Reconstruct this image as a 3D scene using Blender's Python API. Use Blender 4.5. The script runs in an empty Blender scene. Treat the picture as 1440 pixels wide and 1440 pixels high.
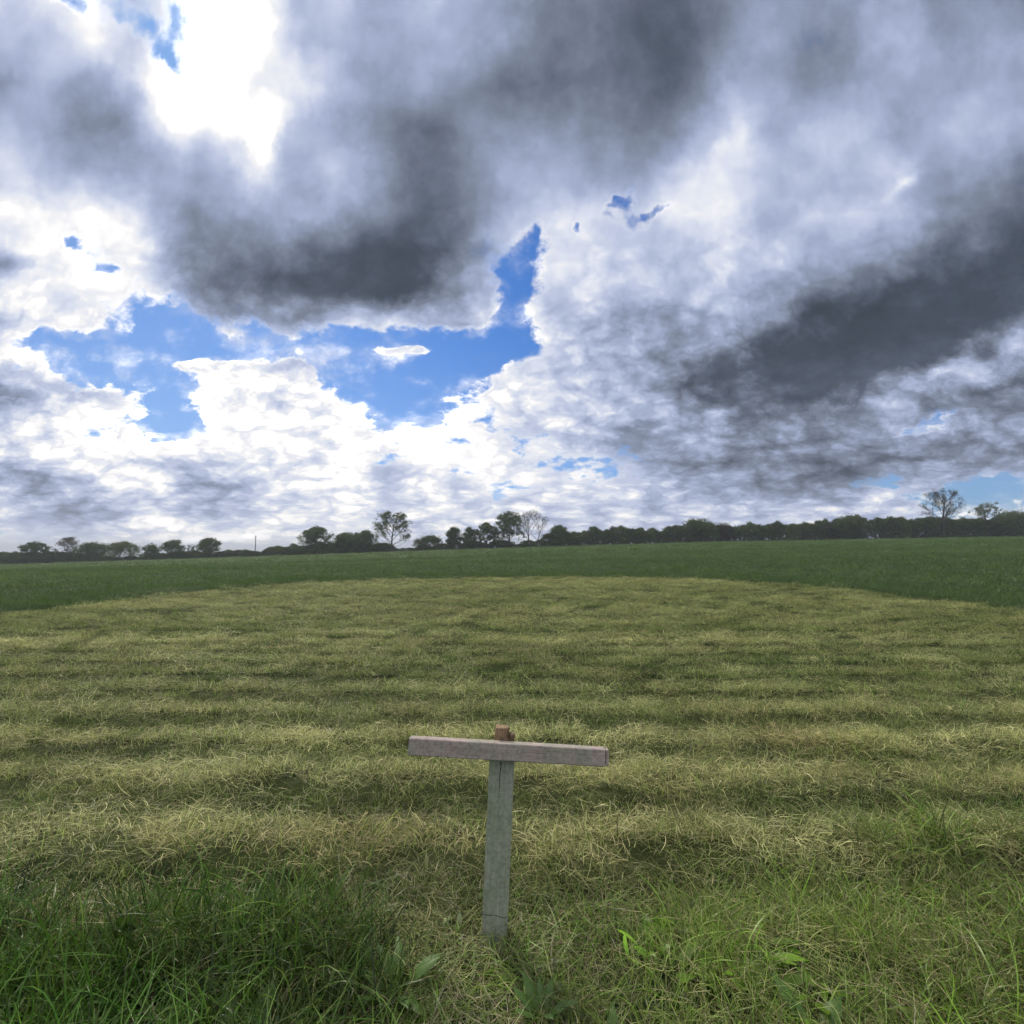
import bpy, math, random
import numpy as np
from mathutils import Vector, Matrix, noise as mnoise

DO_GRASS = True
DO_TREES = True
DO_HAZE = True

scene = bpy.context.scene
COL = scene.collection
R = math.radians

# ------------------------------------------------------------------ camera
EYE = 1.6
PITCH = R(4.0)
cam_data = bpy.data.cameras.new("camera")
cam_data.sensor_fit = 'HORIZONTAL'
cam_data.sensor_width = 36.0
cam_data.lens = 18.0
cam_data.clip_start = 0.05
cam_data.clip_end = 20000.0
cam = bpy.data.objects.new("camera", cam_data)
COL.objects.link(cam)
cam.location = (0.0, 0.0, EYE)
cam.rotation_euler = (R(90) + PITCH, 0, 0)
scene.camera = cam

# ------------------------------------------------------------------ exposure
scene.view_settings.view_transform = 'Standard'
scene.view_settings.look = 'None'
scene.view_settings.exposure = 0.0
scene.view_settings.gamma = 1.0
scene.cycles.use_adaptive_sampling = True
scene.cycles.adaptive_threshold = 0.025
scene.cycles.adaptive_min_samples = 10
scene.cycles.max_bounces = 3
scene.cycles.diffuse_bounces = 2
scene.cycles.glossy_bounces = 2
scene.cycles.transmission_bounces = 3
scene.cycles.volume_bounces = 0

# ------------------------------------------------------------------ sun (behind cloud, ahead and to the left)
SUN_AZ = R(-29.0)      # from +Y towards +X
SUN_EL = R(46.0)
sun_data = bpy.data.lights.new("sun", 'SUN')
sun_data.energy = 2.7
sun_data.angle = R(11.0)
sun_data.color = (1.0, 0.92, 0.78)
sun = bpy.data.objects.new("sun", sun_data)
COL.objects.link(sun)
sdir = Vector((math.sin(SUN_AZ) * math.cos(SUN_EL), math.cos(SUN_AZ) * math.cos(SUN_EL), math.sin(SUN_EL)))
sun.rotation_euler = sdir.to_track_quat('Z', 'Y').to_euler()
sun.location = sdir * 60

# ------------------------------------------------------------------ world: Nishita sky with a broken cloud deck
def srgb(c):
    return tuple(((v / 255) / 12.92 if v / 255 <= 0.04045 else ((v / 255 + 0.055) / 1.055) ** 2.4) for v in c)

# elevation rows of the cloud deck (height of the row at the centre line, in pixels of a 1440 plan
# of the northern sky) : brightness digits and clear-sky digits, west to east
SKY_ROWS = [
    # y     brightness                    clear sky
    (-80, "7788899966656543334455544", "0001000000000000000000000"),
    (0,   "7886999675654332245555443", "0333300000000000000000000"),
    (60,  "6686999665554332245456555", "0033420000000000000100000"),
    (120, "4657997865543332255455555", "0000300000000000000000000"),
    (180, "6545878654344443465665665", "0000000000000000000000001"),
    (240, "7655556564345555776667553", "0000000000000000210000001"),
    (300, "9998545553246777886776532", "0000000000001022000000000"),
    (360, "7999643321247887677654221", "0030000000005200000000000"),
    (400, "9999633211367887676532111", "0112200000006100000000000"),
    (440, "7999865567678876665321112", "0014731002116100000000000"),
    (480, "9968999888888866553211136", "1698999778998200000000000"),
    (520, "9999999888888876432134675", "3396731279983000000000000"),
    (560, "6799999998899888644456555", "1102612038830000000000000"),
    (600, "8999999999998876755556666", "0134621013432100000001300"),
    (640, "8899999898998876665555655", "1110011122333332000000011"),
    (680, "7789778897888887766556676", "1100110011224442110024135"),
    (720, "8768868888888888888888877", "2210211121111111111111465"),
    (765, "7788999987788888888888888", "3322111233222222211111222"),
]

SKY_BANKS = [
    # x, y, half length, half depth, tilt, brightness, clear sky
    (570, 491, 34, 12, 0, 0.2, -1.4),
    (290, 511, 85, 15, -6, 0.2, -0.9),
    (395, 525, 55, 12, -4, 0.1, -0.6),
    (180, 607, 24, 9, -5, 0.1, -0.6),
    (235, 590, 22, 24, 40, 0.0, 0.7),
    (750, 342, 15, 36, -12, 0.0, 0.55),
    (714, 405, 18, 32, 10, 0.0, 0.38),
    (690, 455, 40, 18, 20, 0.0, 0.4),
    (868, 282, 26, 11, 35, 0.0, 0.80),
    (805, 318, 18, 11, -40, 0.0, 0.62),
    (925, 292, 40, 9, 12, 0.0, 0.78),
    (82, 10, 28, 13, -38, 0.0, 0.75),
    (185, 45, 60, 16, -35, 0.0, 0.35),
    (228, 92, 26, 8, -48, 0.0, 0.75),
    (232, 35, 14, 26, 25, 0.0, 0.5),
    (366, 195, 20, 48, -6, 0.45, 0.0),
    (300, 70, 85, 110, 0, 0.27, -0.1),
    (275, 150, 70, 40, -15, 0.22, 0.0),
    (95, 335, 20, 8, -30, 0.0, 0.72),
    (140, 382, 16, 7, 0, 0.0, 0.72),
    (10, 355, 45, 14, -12, -0.25, 0.0),
    (5, 560, 45, 22, -20, -0.25, 0.0),
    (110, 560, 60, 10, -16, -0.18, 0.0),
    (400, 565, 50, 10, 0, -0.15, 0.0),
    (1400, 375, 110, 60, 35, -0.06, 0.0),
    (1230, 478, 260, 44, 17, -0.13, 0.0),
    (1370, 500, 120, 20, 20, 0.32, 0.0),
    (1410, 545, 110, 16, 18, -0.22, 0.0),
    (1150, 665, 90, 12, 12, -0.22, 0.0),
    (1040, 640, 120, 9, 12, -0.16, 0.0),
    (1290, 640, 90, 9, 12, -0.14, 0.0),
    (900, 680, 40, 9, 5, 0.12, 0.0),
    (1100, 590, 70, 10, 16, 0.14, 0.0),
    (1240, 700, 50, 12, 18, 0.30, -0.3),
    (1385, 695, 75, 16, 4, 0.0, 0.7),
    (1310, 605, 40, 9, 10, 0.1, 0.5),
    (1020, 585, 45, 12, 18, 0.25, 0.0),
    (560, 385, 130, 34, 8, -0.10, 0.0),
    (620, 225, 70, 80, 20, -0.08, 0.0),
    (40, 672, 80, 22, -8, -0.34, 0.0),
    (315, 690, 70, 24, -5, -0.30, 0.0),
    (180, 708, 55, 14, 0, -0.26, 0.0),
    (70, 728, 70, 17, 0, -0.26, 0.0),
    (1270, 258, 34, 9, 30, 0.22, 0.0),
    (1030, 190, 26, 50, -14, 0.16, 0.0),
]

def build_world():
    w = bpy.data.worlds.new("World")
    scene.world = w
    w.use_nodes = True
    nt = w.node_tree
    N = nt.nodes
    L = nt.links
    N.clear()

    def node(t, **kw):
        n = N.new(t)
        for k, v in kw.items():
            setattr(n, k, v)
        return n

    def put(sock, v):
        if hasattr(v, 'is_output') or isinstance(v, bpy.types.NodeSocket):
            L.new(v, sock)
        else:
            sock.default_value = v

    def m(op, a, b=None, c=None, clamp=False):
        n = node('ShaderNodeMath', operation=op, use_clamp=clamp)
        put(n.inputs[0], a)
        if b is not None: put(n.inputs[1], b)
        if c is not None: put(n.inputs[2], c)
        return n.outputs[0]

    def smooth(v, lo, hi, a=0.0, b=1.0, kind='SMOOTHSTEP'):
        n = node('ShaderNodeMapRange', interpolation_type=kind, clamp=True)
        put(n.inputs['Value'], v)
        put(n.inputs['From Min'], lo); put(n.inputs['From Max'], hi)
        put(n.inputs['To Min'], a); put(n.inputs['To Max'], b)
        return n.outputs['Result']

    def noise(vec, scale, detail=8.0, rough=0.55, lac=2.0, dist=0.0, col=False):
        n = node('ShaderNodeTexNoise', noise_dimensions='3D')
        put(n.inputs['Vector'], vec)
        n.inputs['Scale'].default_value = scale
        n.inputs['Detail'].default_value = detail
        n.inputs['Roughness'].default_value = rough
        n.inputs['Lacunarity'].default_value = lac
        n.inputs['Distortion'].default_value = dist
        return n.outputs['Color'] if col else n.outputs['Fac']

    def vec(x, y, z):
        n = node('ShaderNodeCombineXYZ')
        put(n.inputs[0], x); put(n.inputs[1], y); put(n.inputs[2], z)
        return n.outputs[0]

    def mixc(f, a, b):
        n = node('ShaderNodeMix', data_type='RGBA', clamp_factor=True)
        put(n.inputs['Factor'], f)
        put(n.inputs[6], a); put(n.inputs[7], b)
        return n.outputs[2]

    tc = node('ShaderNodeTexCoord')
    sep = node('ShaderNodeSeparateXYZ')
    L.new(tc.outputs['Generated'], sep.inputs[0])
    dx, dy, dz = sep.outputs
    dzp = m('MAXIMUM', dz, 0.0)
    yy = m('MAXIMUM', dy, 0.12)
    X = m('DIVIDE', dx, yy)
    Z = m('DIVIDE', dzp, yy)
    # position on the cloud deck (softened towards the horizon)
    den = m('ADD', dzp, 0.19)
    px = m('DIVIDE', dx, den)
    py = m('DIVIDE', dy, den)
    P = vec(px, py, 0.0)
    # towards the sun on the deck
    so = 0.10
    P2 = vec(m('ADD', px, so * math.sin(SUN_AZ)), m('ADD', py, so * math.cos(SUN_AZ)), 0.0)
    hz = m('ADD', Z, 0.22)
    D = vec(m('MULTIPLY', X, 2.3), m('MULTIPLY', m('LOGARITHM', hz, 2.71828), 1.9), 3.0)

    # wandering of the cloud outlines
    w1 = noise(P, 2.0, 4.0, 0.58, col=True)
    w3 = noise(D, 4.6, 5.0, 0.62, col=True)
    def comp(c):
        s = node('ShaderNodeSeparateColor'); L.new(c, s.inputs[0]); return s.outputs
    a1, a3 = comp(w1), comp(w3)
    def warp(i, k1, k3):
        v = m('MULTIPLY', m('SUBTRACT', a1[i], 0.5), k1)
        return m('MULTIPLY_ADD', m('SUBTRACT', a3[i], 0.5), k3, v)
    Xw = m('ADD', X, warp(0, 0.15, 0.10))
    Zw = m('ADD', Z, m('MULTIPLY', warp(1, 0.10, 0.08), smooth(Z, 0.0, 0.3, 0.45, 1.0)))

    XR = 1.30
    xin = m('DIVIDE', m('ADD', Xw, XR), 2 * XR)
    cp, sp = math.cos(PITCH), math.sin(PITCH)
    rows = []
    for (y, bs, ss) in SKY_ROWS:
        v = (720 - y) / 720.0
        zrow = (sp + v * cp) / (cp - v * sp)
        stops = []
        for i in range(25):
            u = (i * 60 - 720) / 720.0
            xs = u / (cp - v * sp)
            stops.append(((xs + XR) / (2 * XR), int(bs[i]) / 9.0, int(ss[i]) / 9.0))
        rows.append((zrow, stops))
    rows.reverse()           # bottom first
    acc = None
    zprev = None
    for (zrow, stops) in rows:
        rp = node('ShaderNodeValToRGB')
        cr = rp.color_ramp
        cr.interpolation = 'CARDINAL'
        els = cr.elements
        els[0].position = stops[0][0]; els[0].color = (stops[0][1], stops[0][2], 0, 1)
        els[1].position = stops[-1][0]; els[1].color = (stops[-1][1], stops[-1][2], 0, 1)
        for (pos, b, s) in stops[1:-1]:
            e = els.new(pos); e.color = (b, s, 0, 1)
        L.new(xin, rp.inputs[0])
        if acc is None:
            acc = rp.outputs[0]
        else:
            acc = mixc(smooth(Zw, zprev, zrow, kind='LINEAR'), acc, rp.outputs[0])
        zprev = zrow
    s = node('ShaderNodeSeparateColor'); L.new(acc, s.inputs[0])
    Bf, Sf = s.outputs[0], s.outputs[1]
    # single banks, gaps and scraps of cloud: where in the north they lie, how long, deep and tilted
    XZ = vec(Xw, Zw, 0.0)
    for (bx, by, rx, ry, ang, dB, dS) in SKY_BANKS:
        v = (720 - by) / 720.0
        k = cp - v * sp
        x0, z0 = ((bx - 720) / 720.0) / k, (sp + v * cp) / k
        mp = node('ShaderNodeMapping', vector_type='TEXTURE')
        L.new(XZ, mp.inputs[0])
        mp.inputs['Location'].default_value = (x0, z0, 0)
        mp.inputs['Rotation'].default_value = (0, 0, R(ang))
        mp.inputs['Scale'].default_value = (rx / 720 * 2.3, ry / 720 * 2.3, 1)
        gr = node('ShaderNodeTexGradient', gradient_type='QUADRATIC_SPHERE')
        L.new(mp.outputs[0], gr.inputs[0])
        g = gr.outputs['Fac']
        if dB: Bf = m('MULTIPLY_ADD', g, dB, Bf)
        if dS: Sf = m('MULTIPLY_ADD', g, dS, Sf)
    Sf = m('MULTIPLY', Sf, 1.19)
    lowleft = m('MULTIPLY', smooth(X, 0.25, -0.3), smooth(Z, 0.42, 0.22))
    Bf = m('MULTIPLY_ADD', lowleft, 0.13, Bf)
    Bf = m('ADD', Bf, smooth(Z, 0.35, 0.8, 0.0, 0.06))

    # behind the camera and far to the sides: unseen broken deck, brightened to light the field
    bigc = comp(noise(P, 0.8, 2.0, 0.55, col=True))
    big = bigc[0]
    front = smooth(dy, 0.10, 0.42)
    Bg = smooth(big, 0.30, 0.70, 0.55, 1.15)
    Sg = smooth(bigc[1], 0.50, 0.70, 0.0, 0.8)
    def mixf(f, a, b):
        n = node('ShaderNodeMix', data_type='FLOAT'); put(n.inputs[0], f); put(n.inputs[2], a); put(n.inputs[3], b)
        return n.outputs[0]
    Bm = mixf(front, Bg, Bf)
    Sm = mixf(front, Sg, Sf)

    # billows
    n_c = noise(P, 2.6, 6.0, 0.56)
    n_c2 = noise(P2, 2.6, 3.0, 0.56)
    n_d = noise(D, 3.6, 7.0, 0.62)
    vo = node('ShaderNodeTexVoronoi', voronoi_dimensions='2D', feature='F1')
    wv = node('ShaderNodeVectorMath', operation='MULTIPLY_ADD')
    L.new(w3, wv.inputs[0]); wv.inputs[1].default_value = (0.22, 0.22, 0); L.new(D, wv.inputs[2])
    L.new(wv.outputs[0], vo.inputs['Vector'])
    vo.inputs['Scale'].default_value = 6.5; vo.inputs['Detail'].default_value = 3.0
    vo.inputs['Roughness'].default_value = 0.55
    puff = m('SUBTRACT', 0.52, vo.outputs['Distance'])
    n_f = noise(D, 12.0, 5.0, 0.62)
    wc = smooth(Z, 0.05, 0.5, 0.35, 1.0)
    wd = smooth(Z, 0.05, 0.5, 1.35, 0.8)
    nn = m('MULTIPLY_ADD', m('SUBTRACT', n_c, 0.5), wc, m('MULTIPLY', m('SUBTRACT', n_d, 0.5), wd))
    pw = smooth(Z, 0.35, 0.8, 1.0, 0.25)
    puff = m('MULTIPLY', puff, pw)
    cov = m('SUBTRACT', m('MULTIPLY_ADD', nn, 1.05, 0.62), Sm)
    cov = m('MULTIPLY_ADD', m('SUBTRACT', n_f, 0.5), 0.60, cov)
    soft = m('MULTIPLY', smooth(Z, 0.25, 0.85, 0.155, 0.36), smooth(Bm, 0.45, 0.8, 1.7, 0.9))
    cov = m('ADD', m('MULTIPLY_ADD', puff, 0.30, cov), smooth(Z, 0.08, 0.34, 0.10, 0.0))
    mask = smooth(cov, m('MULTIPLY', soft, -1.0), soft)
    # thin veils inside the gaps, thicker low down
    veil = m('MULTIPLY', smooth(n_d, 0.40, 0.74), smooth(Z, 0.1, 0.6, 0.85, 0.45))
    veil = m('MULTIPLY', veil, smooth(cov, -0.75, -0.05))
    mask = m('MAXIMUM', mask, veil)
    mask = m('MAXIMUM', mask, smooth(Sm, 0.06, 0.20, 1.0, 0.0))

    relief = m('MULTIPLY', m('SUBTRACT', n_c, n_c2), smooth(Z, 0.1, 0.5, 0.2, 0.55))
    var = m('MULTIPLY_ADD', nn, 0.40, relief)
    var = m('MULTIPLY_ADD', m('SUBTRACT', n_f, 0.5), 0.22, var)
    # the deck overhead is smoother than the cumulus ahead
    amp = smooth(Z, 0.12, 0.75, 0.98, 0.58)
    var = m('MULTIPLY_ADD', puff, 0.32, var)
    bright = m('MULTIPLY_ADD', var, amp, Bm)
    floor = m('MULTIPLY_ADD', m('SUBTRACT', n_c, 0.5), 0.45, m('MULTIPLY_ADD', m('SUBTRACT', n_f, 0.5), 0.16, 0.12))
    bright = m('SMOOTH_MAX', bright, floor, 0.15)
    rim = m('MULTIPLY', smooth(cov, 0.0, 0.30, 0.20, 0.0), smooth(Bm, 0.35, 0.75))
    bright = m('ADD', bright, rim)

    cr = node('ShaderNodeValToRGB')
    e = cr.color_ramp.elements
    tab = [(0.0, (56, 64, 75)), (0.11, (68, 77, 91)), (0.22, (85, 94, 110)), (0.33, (104, 113, 131)), (0.44, (124, 134, 154)),
           (0.55, (144, 155, 182)), (0.66, (166, 178, 208)), (0.78, (194, 203, 228)), (0.89, (224, 229, 242)), (1.0, (252, 250, 249))]
    e[0].position = 0; e[0].color = srgb(tab[0][1]) + (1,)
    e[1].position = 1; e[1].color = srgb(tab[-1][1]) + (1,)
    for p, c in tab[1:-1]:
        k = e.new(p); k.color = srgb(c) + (1,)
    L.new(bright, cr.inputs[0])
    # white cloud in front of the hidden sun is brighter than the film
    glow = smooth(bright, 0.93, 1.35, 10.0, 19.0)
    vm = node('ShaderNodeVectorMath', operation='SCALE')
    L.new(cr.outputs[0], vm.inputs[0]); put(vm.inputs['Scale'], glow)

    sky = node('ShaderNodeTexSky', sky_type='NISHITA')
    sky.sun_disc = False
    sky.sun_elevation = SUN_EL
    sky.sun_rotation = SUN_AZ
    sky.altitude = 0
    sky.air_density = 1.0
    sky.dust_density = 0.4
    sky.ozone_density = 3.0
    tint = node('ShaderNodeMix', data_type='RGBA', blend_type='MULTIPLY')
    tint.inputs[0].default_value = 1.0
    L.new(sky.outputs[0], tint.inputs[6])
    tint.inputs[7].default_value = (0.29, 0.60, 1.03, 1)
    # blue pales towards the horizon and towards the sun's side
    pale = m('MULTIPLY_ADD', smooth(X, 0.1, -0.9), 0.22, smooth(Z, 0.5, 0.08, 0.0, 0.28))
    blue = mixc(pale, tint.outputs[2], (5.2, 6.6, 8.4, 1))
    final = mixc(mask, blue, vm.outputs[0])
    bg = node('ShaderNodeBackground')
    L.new(final, bg.inputs['Color'])
    bg.inputs['Strength'].default_value = 0.1
    out = node('ShaderNodeOutputWorld')
    L.new(bg.outputs[0], out.inputs['Surface'])
    w.cycles.sampling_method = 'MANUAL'
    w.cycles.sample_map_resolution = 512

build_world()

# ------------------------------------------------------------------ helpers
def tag(o, label=None, cat=None, group=None, kind=None):
    if label: o["label"] = label
    if cat: o["category"] = cat
    if group: o["group"] = group
    if kind: o["kind"] = kind
    return o

def link(name, mesh, mat=None, parent=None, loc=None):
    o = bpy.data.objects.new(name, mesh)
    COL.objects.link(o)
    if mat is not None and mesh is not None and not mesh.materials:
        mesh.materials.append(mat)
    if parent is not None: o.parent = parent
    if loc is not None: o.location = loc
    return o

def mesh_from(name, verts, loops, starts, totals, smooth=False):
    me = bpy.data.meshes.new(name)
    verts = np.asarray(verts, dtype=np.float32)
    me.vertices.add(len(verts)); me.vertices.foreach_set("co", verts.ravel())
    me.loops.add(len(loops)); me.loops.foreach_set("vertex_index", np.asarray(loops, dtype=np.int32))
    me.polygons.add(len(starts))
    me.polygons.foreach_set("loop_start", np.asarray(starts, dtype=np.int32))
    me.polygons.foreach_set("loop_total", np.asarray(totals, dtype=np.int32))
    if smooth: me.polygons.foreach_set("use_smooth", np.ones(len(starts), dtype=bool))
    me.update(calc_edges=True)
    me.validate()
    return me

def fattr(me, name, vals, kind='FLOAT'):
    a = me.attributes.new(name, kind, 'POINT')
    if kind == 'FLOAT': a.data.foreach_set("value", np.asarray(vals, dtype=np.float32))
    elif kind == 'INT': a.data.foreach_set("value", np.asarray(vals, dtype=np.int32))
    elif kind == 'FLOAT_VECTOR': a.data.foreach_set("vector", np.asarray(vals, dtype=np.float32).ravel())
    elif kind == 'FLOAT_COLOR': a.data.foreach_set("color", np.asarray(vals, dtype=np.float32).ravel())

class Mat:
    def __init__(self, name):
        self.m = bpy.data.materials.new(name); self.m.use_nodes = True
        self.nt = self.m.node_tree; self.N = self.nt.nodes; self.L = self.nt.links
        self.N.clear()
        self.out = self.N.new('ShaderNodeOutputMaterial')
    def n(self, t, **kw):
        x = self.N.new(t)
        for k, v in kw.items(): setattr(x, k, v)
        return x
    def put(self, s, v):
        if isinstance(v, bpy.types.NodeSocket): self.L.new(v, s)
        else: s.default_value = v
    def math(self, op, a, b=None, c=None):
        x = self.n('ShaderNodeMath', operation=op); self.put(x.inputs[0], a)
        if b is not None: self.put(x.inputs[1], b)
        if c is not None: self.put(x.inputs[2], c)
        return x.outputs[0]
    def mix(self, f, a, b, blend='MIX'):
        x = self.n('ShaderNodeMix', data_type='RGBA', blend_type=blend)
        self.put(x.inputs[0], f); self.put(x.inputs[6], a); self.put(x.inputs[7], b)
        return x.outputs[2]
    def rng(self, v, lo, hi, a=0., b=1., kind='SMOOTHSTEP'):
        x = self.n('ShaderNodeMapRange', interpolation_type=kind); self.put(x.inputs[0], v)
        for i, k in enumerate((lo, hi, a, b)): self.put(x.inputs[i + 1], k)
        return x.outputs[0]
    def noise(self, vec, scale, detail=4., rough=.55, sc=None, col=False):
        if sc is not None:
            mp = self.n('ShaderNodeMapping'); self.put(mp.inputs[0], vec); mp.inputs['Scale'].default_value = sc; vec = mp.outputs[0]
        x = self.n('ShaderNodeTexNoise'); self.put(x.inputs['Vector'], vec)
        x.inputs['Scale'].default_value = scale; x.inputs['Detail'].default_value = detail; x.inputs['Roughness'].default_value = rough
        return x.outputs[1] if col else x.outputs[0]
    def attr(self, name, kind='GEOMETRY'):
        return self.n('ShaderNodeAttribute', attribute_type=kind, attribute_name=name)
    def pos(self):
        return self.n('ShaderNodeNewGeometry').outputs['Position']
    def surf(self, sh): self.L.new(sh, self.out.inputs['Surface'])
    def bump(self, h, strength=.4, dist=.01):
        x = self.n('ShaderNodeBump'); self.put(x.inputs['Height'], h)
        x.inputs['Strength'].default_value = strength; x.inputs['Distance'].default_value = dist
        return x.outputs[0]

# ------------------------------------------------------------------ terrain
TREE_Y = 190.0
GX = np.array([-900, -420, -190, -105.6, -5.3, 74, 190, 420, 900.])
GZ = np.array([-9, -8.0, -5.0, -2.3, 1.2, 3.5, 5.6, 7.0, 8.])
def smooth01(t):
    t = np.clip(t, 0, 1); return t * t * (3 - 2 * t)
def fbm(x, y, sc, octv=4, seed=0):
    """cheap value-noise fbm on numpy arrays, about -0.5..0.5"""
    x = np.asarray(x, float) * sc; y = np.asarray(y, float) * sc
    tot = np.zeros(np.broadcast(x, y).shape); amp = 0.5; norm = 0
    for o in range(octv):
        xi = np.floor(x).astype(np.int64); yi = np.floor(y).astype(np.int64)
        xf = x - xi; yf = y - yi
        xf = xf * xf * (3 - 2 * xf); yf = yf * yf * (3 - 2 * yf)
        def h(a, b):
            n = (a * 374761393 + b * 668265263 + (seed + o * 17) * 974634777) & 0xffffffff
            n = ((n ^ (n >> 13)) * 1274126177) & 0xffffffff
            n = (n ^ (n >> 16)) & 0xffff
            return n / 65535.0
        v = (h(xi, yi) * (1 - xf) + h(xi + 1, yi) * xf) * (1 - yf) + (h(xi, yi + 1) * (1 - xf) + h(xi + 1, yi + 1) * xf) * yf
        tot += (v - .5) * amp; norm += amp; amp *= .5; x = x * 2.03 + 11.3; y = y * 2.03 + 5.7
    return tot / norm

def mown_edge(x, y):
    """signed distance into the mown strip (metres, positive inside)"""
    wob = fbm(x, y, .35, 3, 5) * .8 + fbm(x, y, 1.6, 2, 8) * .4
    hx, cx, fy, rad = 11.6, .35, 23.8, 9.0
    qx = np.abs(np.asarray(x) - cx) - (hx - rad)
    qy = np.asarray(y) - (fy - rad)
    out = np.sqrt(np.maximum(qx, 0) ** 2 + np.maximum(qy, 0) ** 2) + np.minimum(np.maximum(qx, qy), 0) - rad
    return -out + wob
def swath(x, y):
    """0..1 : where the cut grass lies heaped in rows running across the view"""
    x = np.asarray(x, float); y = np.asarray(y, float)
    ph = y / .70 + fbm(x * .3, y, .20, 3, 21) * .45 + fbm(x * .3, y, .9, 2, 22) * .16 + .010 * x
    s = .5 + .5 * np.cos(2 * np.pi * ph)
    return np.clip(s * .95 + .03 + fbm(x * .25, y, 1.3, 3, 23) * .45, 0, 1)
def ground_base(x, y):
    x = np.asarray(x, float); y = np.asarray(y, float)
    ramp = np.where(y < 200, np.clip((y - 14) / (TREE_Y - 14), 0, None), 1.0)
    k = TREE_Y / np.maximum(y, 50.)
    g = np.interp(x * np.clip(k, .3, 3.8), GX, GZ)
    z = g * ramp
    z = z - 34 * smooth01((y - 205) / 500.) 
    return z
def ground_z(x, y):
    z = ground_base(x, y)
    e = mown_edge(x, y)
    near = smooth01((60 - np.abs(y)) / 30.) * smooth01((60 - np.abs(x)) / 30)
    z = z + near * (fbm(x, y, .5, 3, 3) * .05)
    z = z + .17 * smooth01(-e / .5) * np.where(np.asarray(y) > 3, 1., 0.)
    z = z + near * np.where(e > 0, .075 * swath(x, y) + .055 * fbm(np.asarray(x) * .6, y, 2.2, 3, 61), .05 * fbm(x, y, 2.2, 3, 61)) * np.clip((np.hypot(np.asarray(x) + .08, np.asarray(y) - 2.1) - .35) / .5, 0, 1)
    return z

def build_ground():
    xs = np.concatenate([-np.geomspace(34, 5200, 60)[::-1], np.arange(-33.75, -6.1, .25), np.arange(-6, 6.01, .1), np.arange(6.25, 33.8, .25), np.geomspace(34, 5200, 60)])
    ys = np.concatenate([-np.geomspace(4, 1200, 30)[::-1], np.arange(-3.75, 1, .25), np.arange(1, 7, .1), np.arange(7, 12, .2), np.arange(12, 36, .3), np.geomspace(36.3, 230, 70), np.geomspace(240, 6500, 60)])
    Xg, Yg = np.meshgrid(xs, ys)
    Zg = ground_z(Xg, Yg)
    Zg = Zg - .035 * ((mown_edge(Xg, Yg) > 0) & (Yg > 1.2) & (Yg < 12))     # thatch: blades root a little above the soil
    nx, ny = len(xs), len(ys)
    v = np.stack([Xg.ravel(), Yg.ravel(), Zg.ravel()], 1)
    i = np.arange(nx * ny).reshape(ny, nx)
    q = np.stack([i[:-1, :-1], i[:-1, 1:], i[1:, 1:], i[1:, :-1]], -1).reshape(-1, 4)
    me = mesh_from("ground", v, q.ravel(), np.arange(len(q)) * 4, np.full(len(q), 4), True)
    fattr(me, "mown", smooth01(mown_edge(Xg, Yg).ravel() / .3 + .5) * (Yg.ravel() > 2.2))
    fattr(me, "swath", swath(Xg, Yg).ravel())
    M = Mat("field_ground")
    p = M.pos()
    n1 = M.noise(p, 1.0, 6, .65)
    n2 = M.noise(p, 14.0, 5, .7)
    n3 = M.noise(p, .06, 4, .6, sc=(1, .35, 1))
    n4 = M.noise(p, 5.0, 5, .7, sc=(.35, 1, 1))
    soil = M.mix(n2, (.010, .015, .005, 1), (.034, .044, .014, 1))
    straw = M.mix(n4, (.028, .042, .012, 1), (.085, .10, .036, 1))
    sw = M.math('MULTIPLY_ADD', M.math('SUBTRACT', n1, .5), .8, M.attr('swath').outputs['Fac'])
    mown = M.mix(M.rng(sw, .25, .9), soil, straw)
    # far uncut sward: fine mottling, faint tramlines along the field
    g1 = M.mix(M.rng(n3, .3, .7), (.034, .060, .020, 1), (.052, .084, .030, 1))
    g2 = M.mix(M.rng(M.noise(p, .9, 6, .75, sc=(1, .25, 1)), .3, .7), M.mix(.45, g1, (.014, .028, .008, 1)), g1)
    g3 = M.mix(M.rng(n2, .3, .75), M.mix(.5, g2, (.018, .030, .010, 1)), g2)
    c = M.mix(M.attr('mown').outputs['Fac'], g3, mown)
    b = M.n('ShaderNodeBsdfPrincipled')
    M.L.new(c, b.inputs['Base Color']); b.inputs['Roughness'].default_value = .95
    b.inputs['Specular IOR Level'].default_value = .1
    M.L.new(M.bump(M.math('ADD', n1, n2), .8, .08), b.inputs['Normal'])
    M.surf(b.outputs[0])
    o = link("ground", me, M.m)
    tag(o, "large gently sloping green field with a mown strip in front", "ground", kind='structure')
build_ground()

# ------------------------------------------------------------------ blades and clumps
rng = np.random.default_rng(7)

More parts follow.
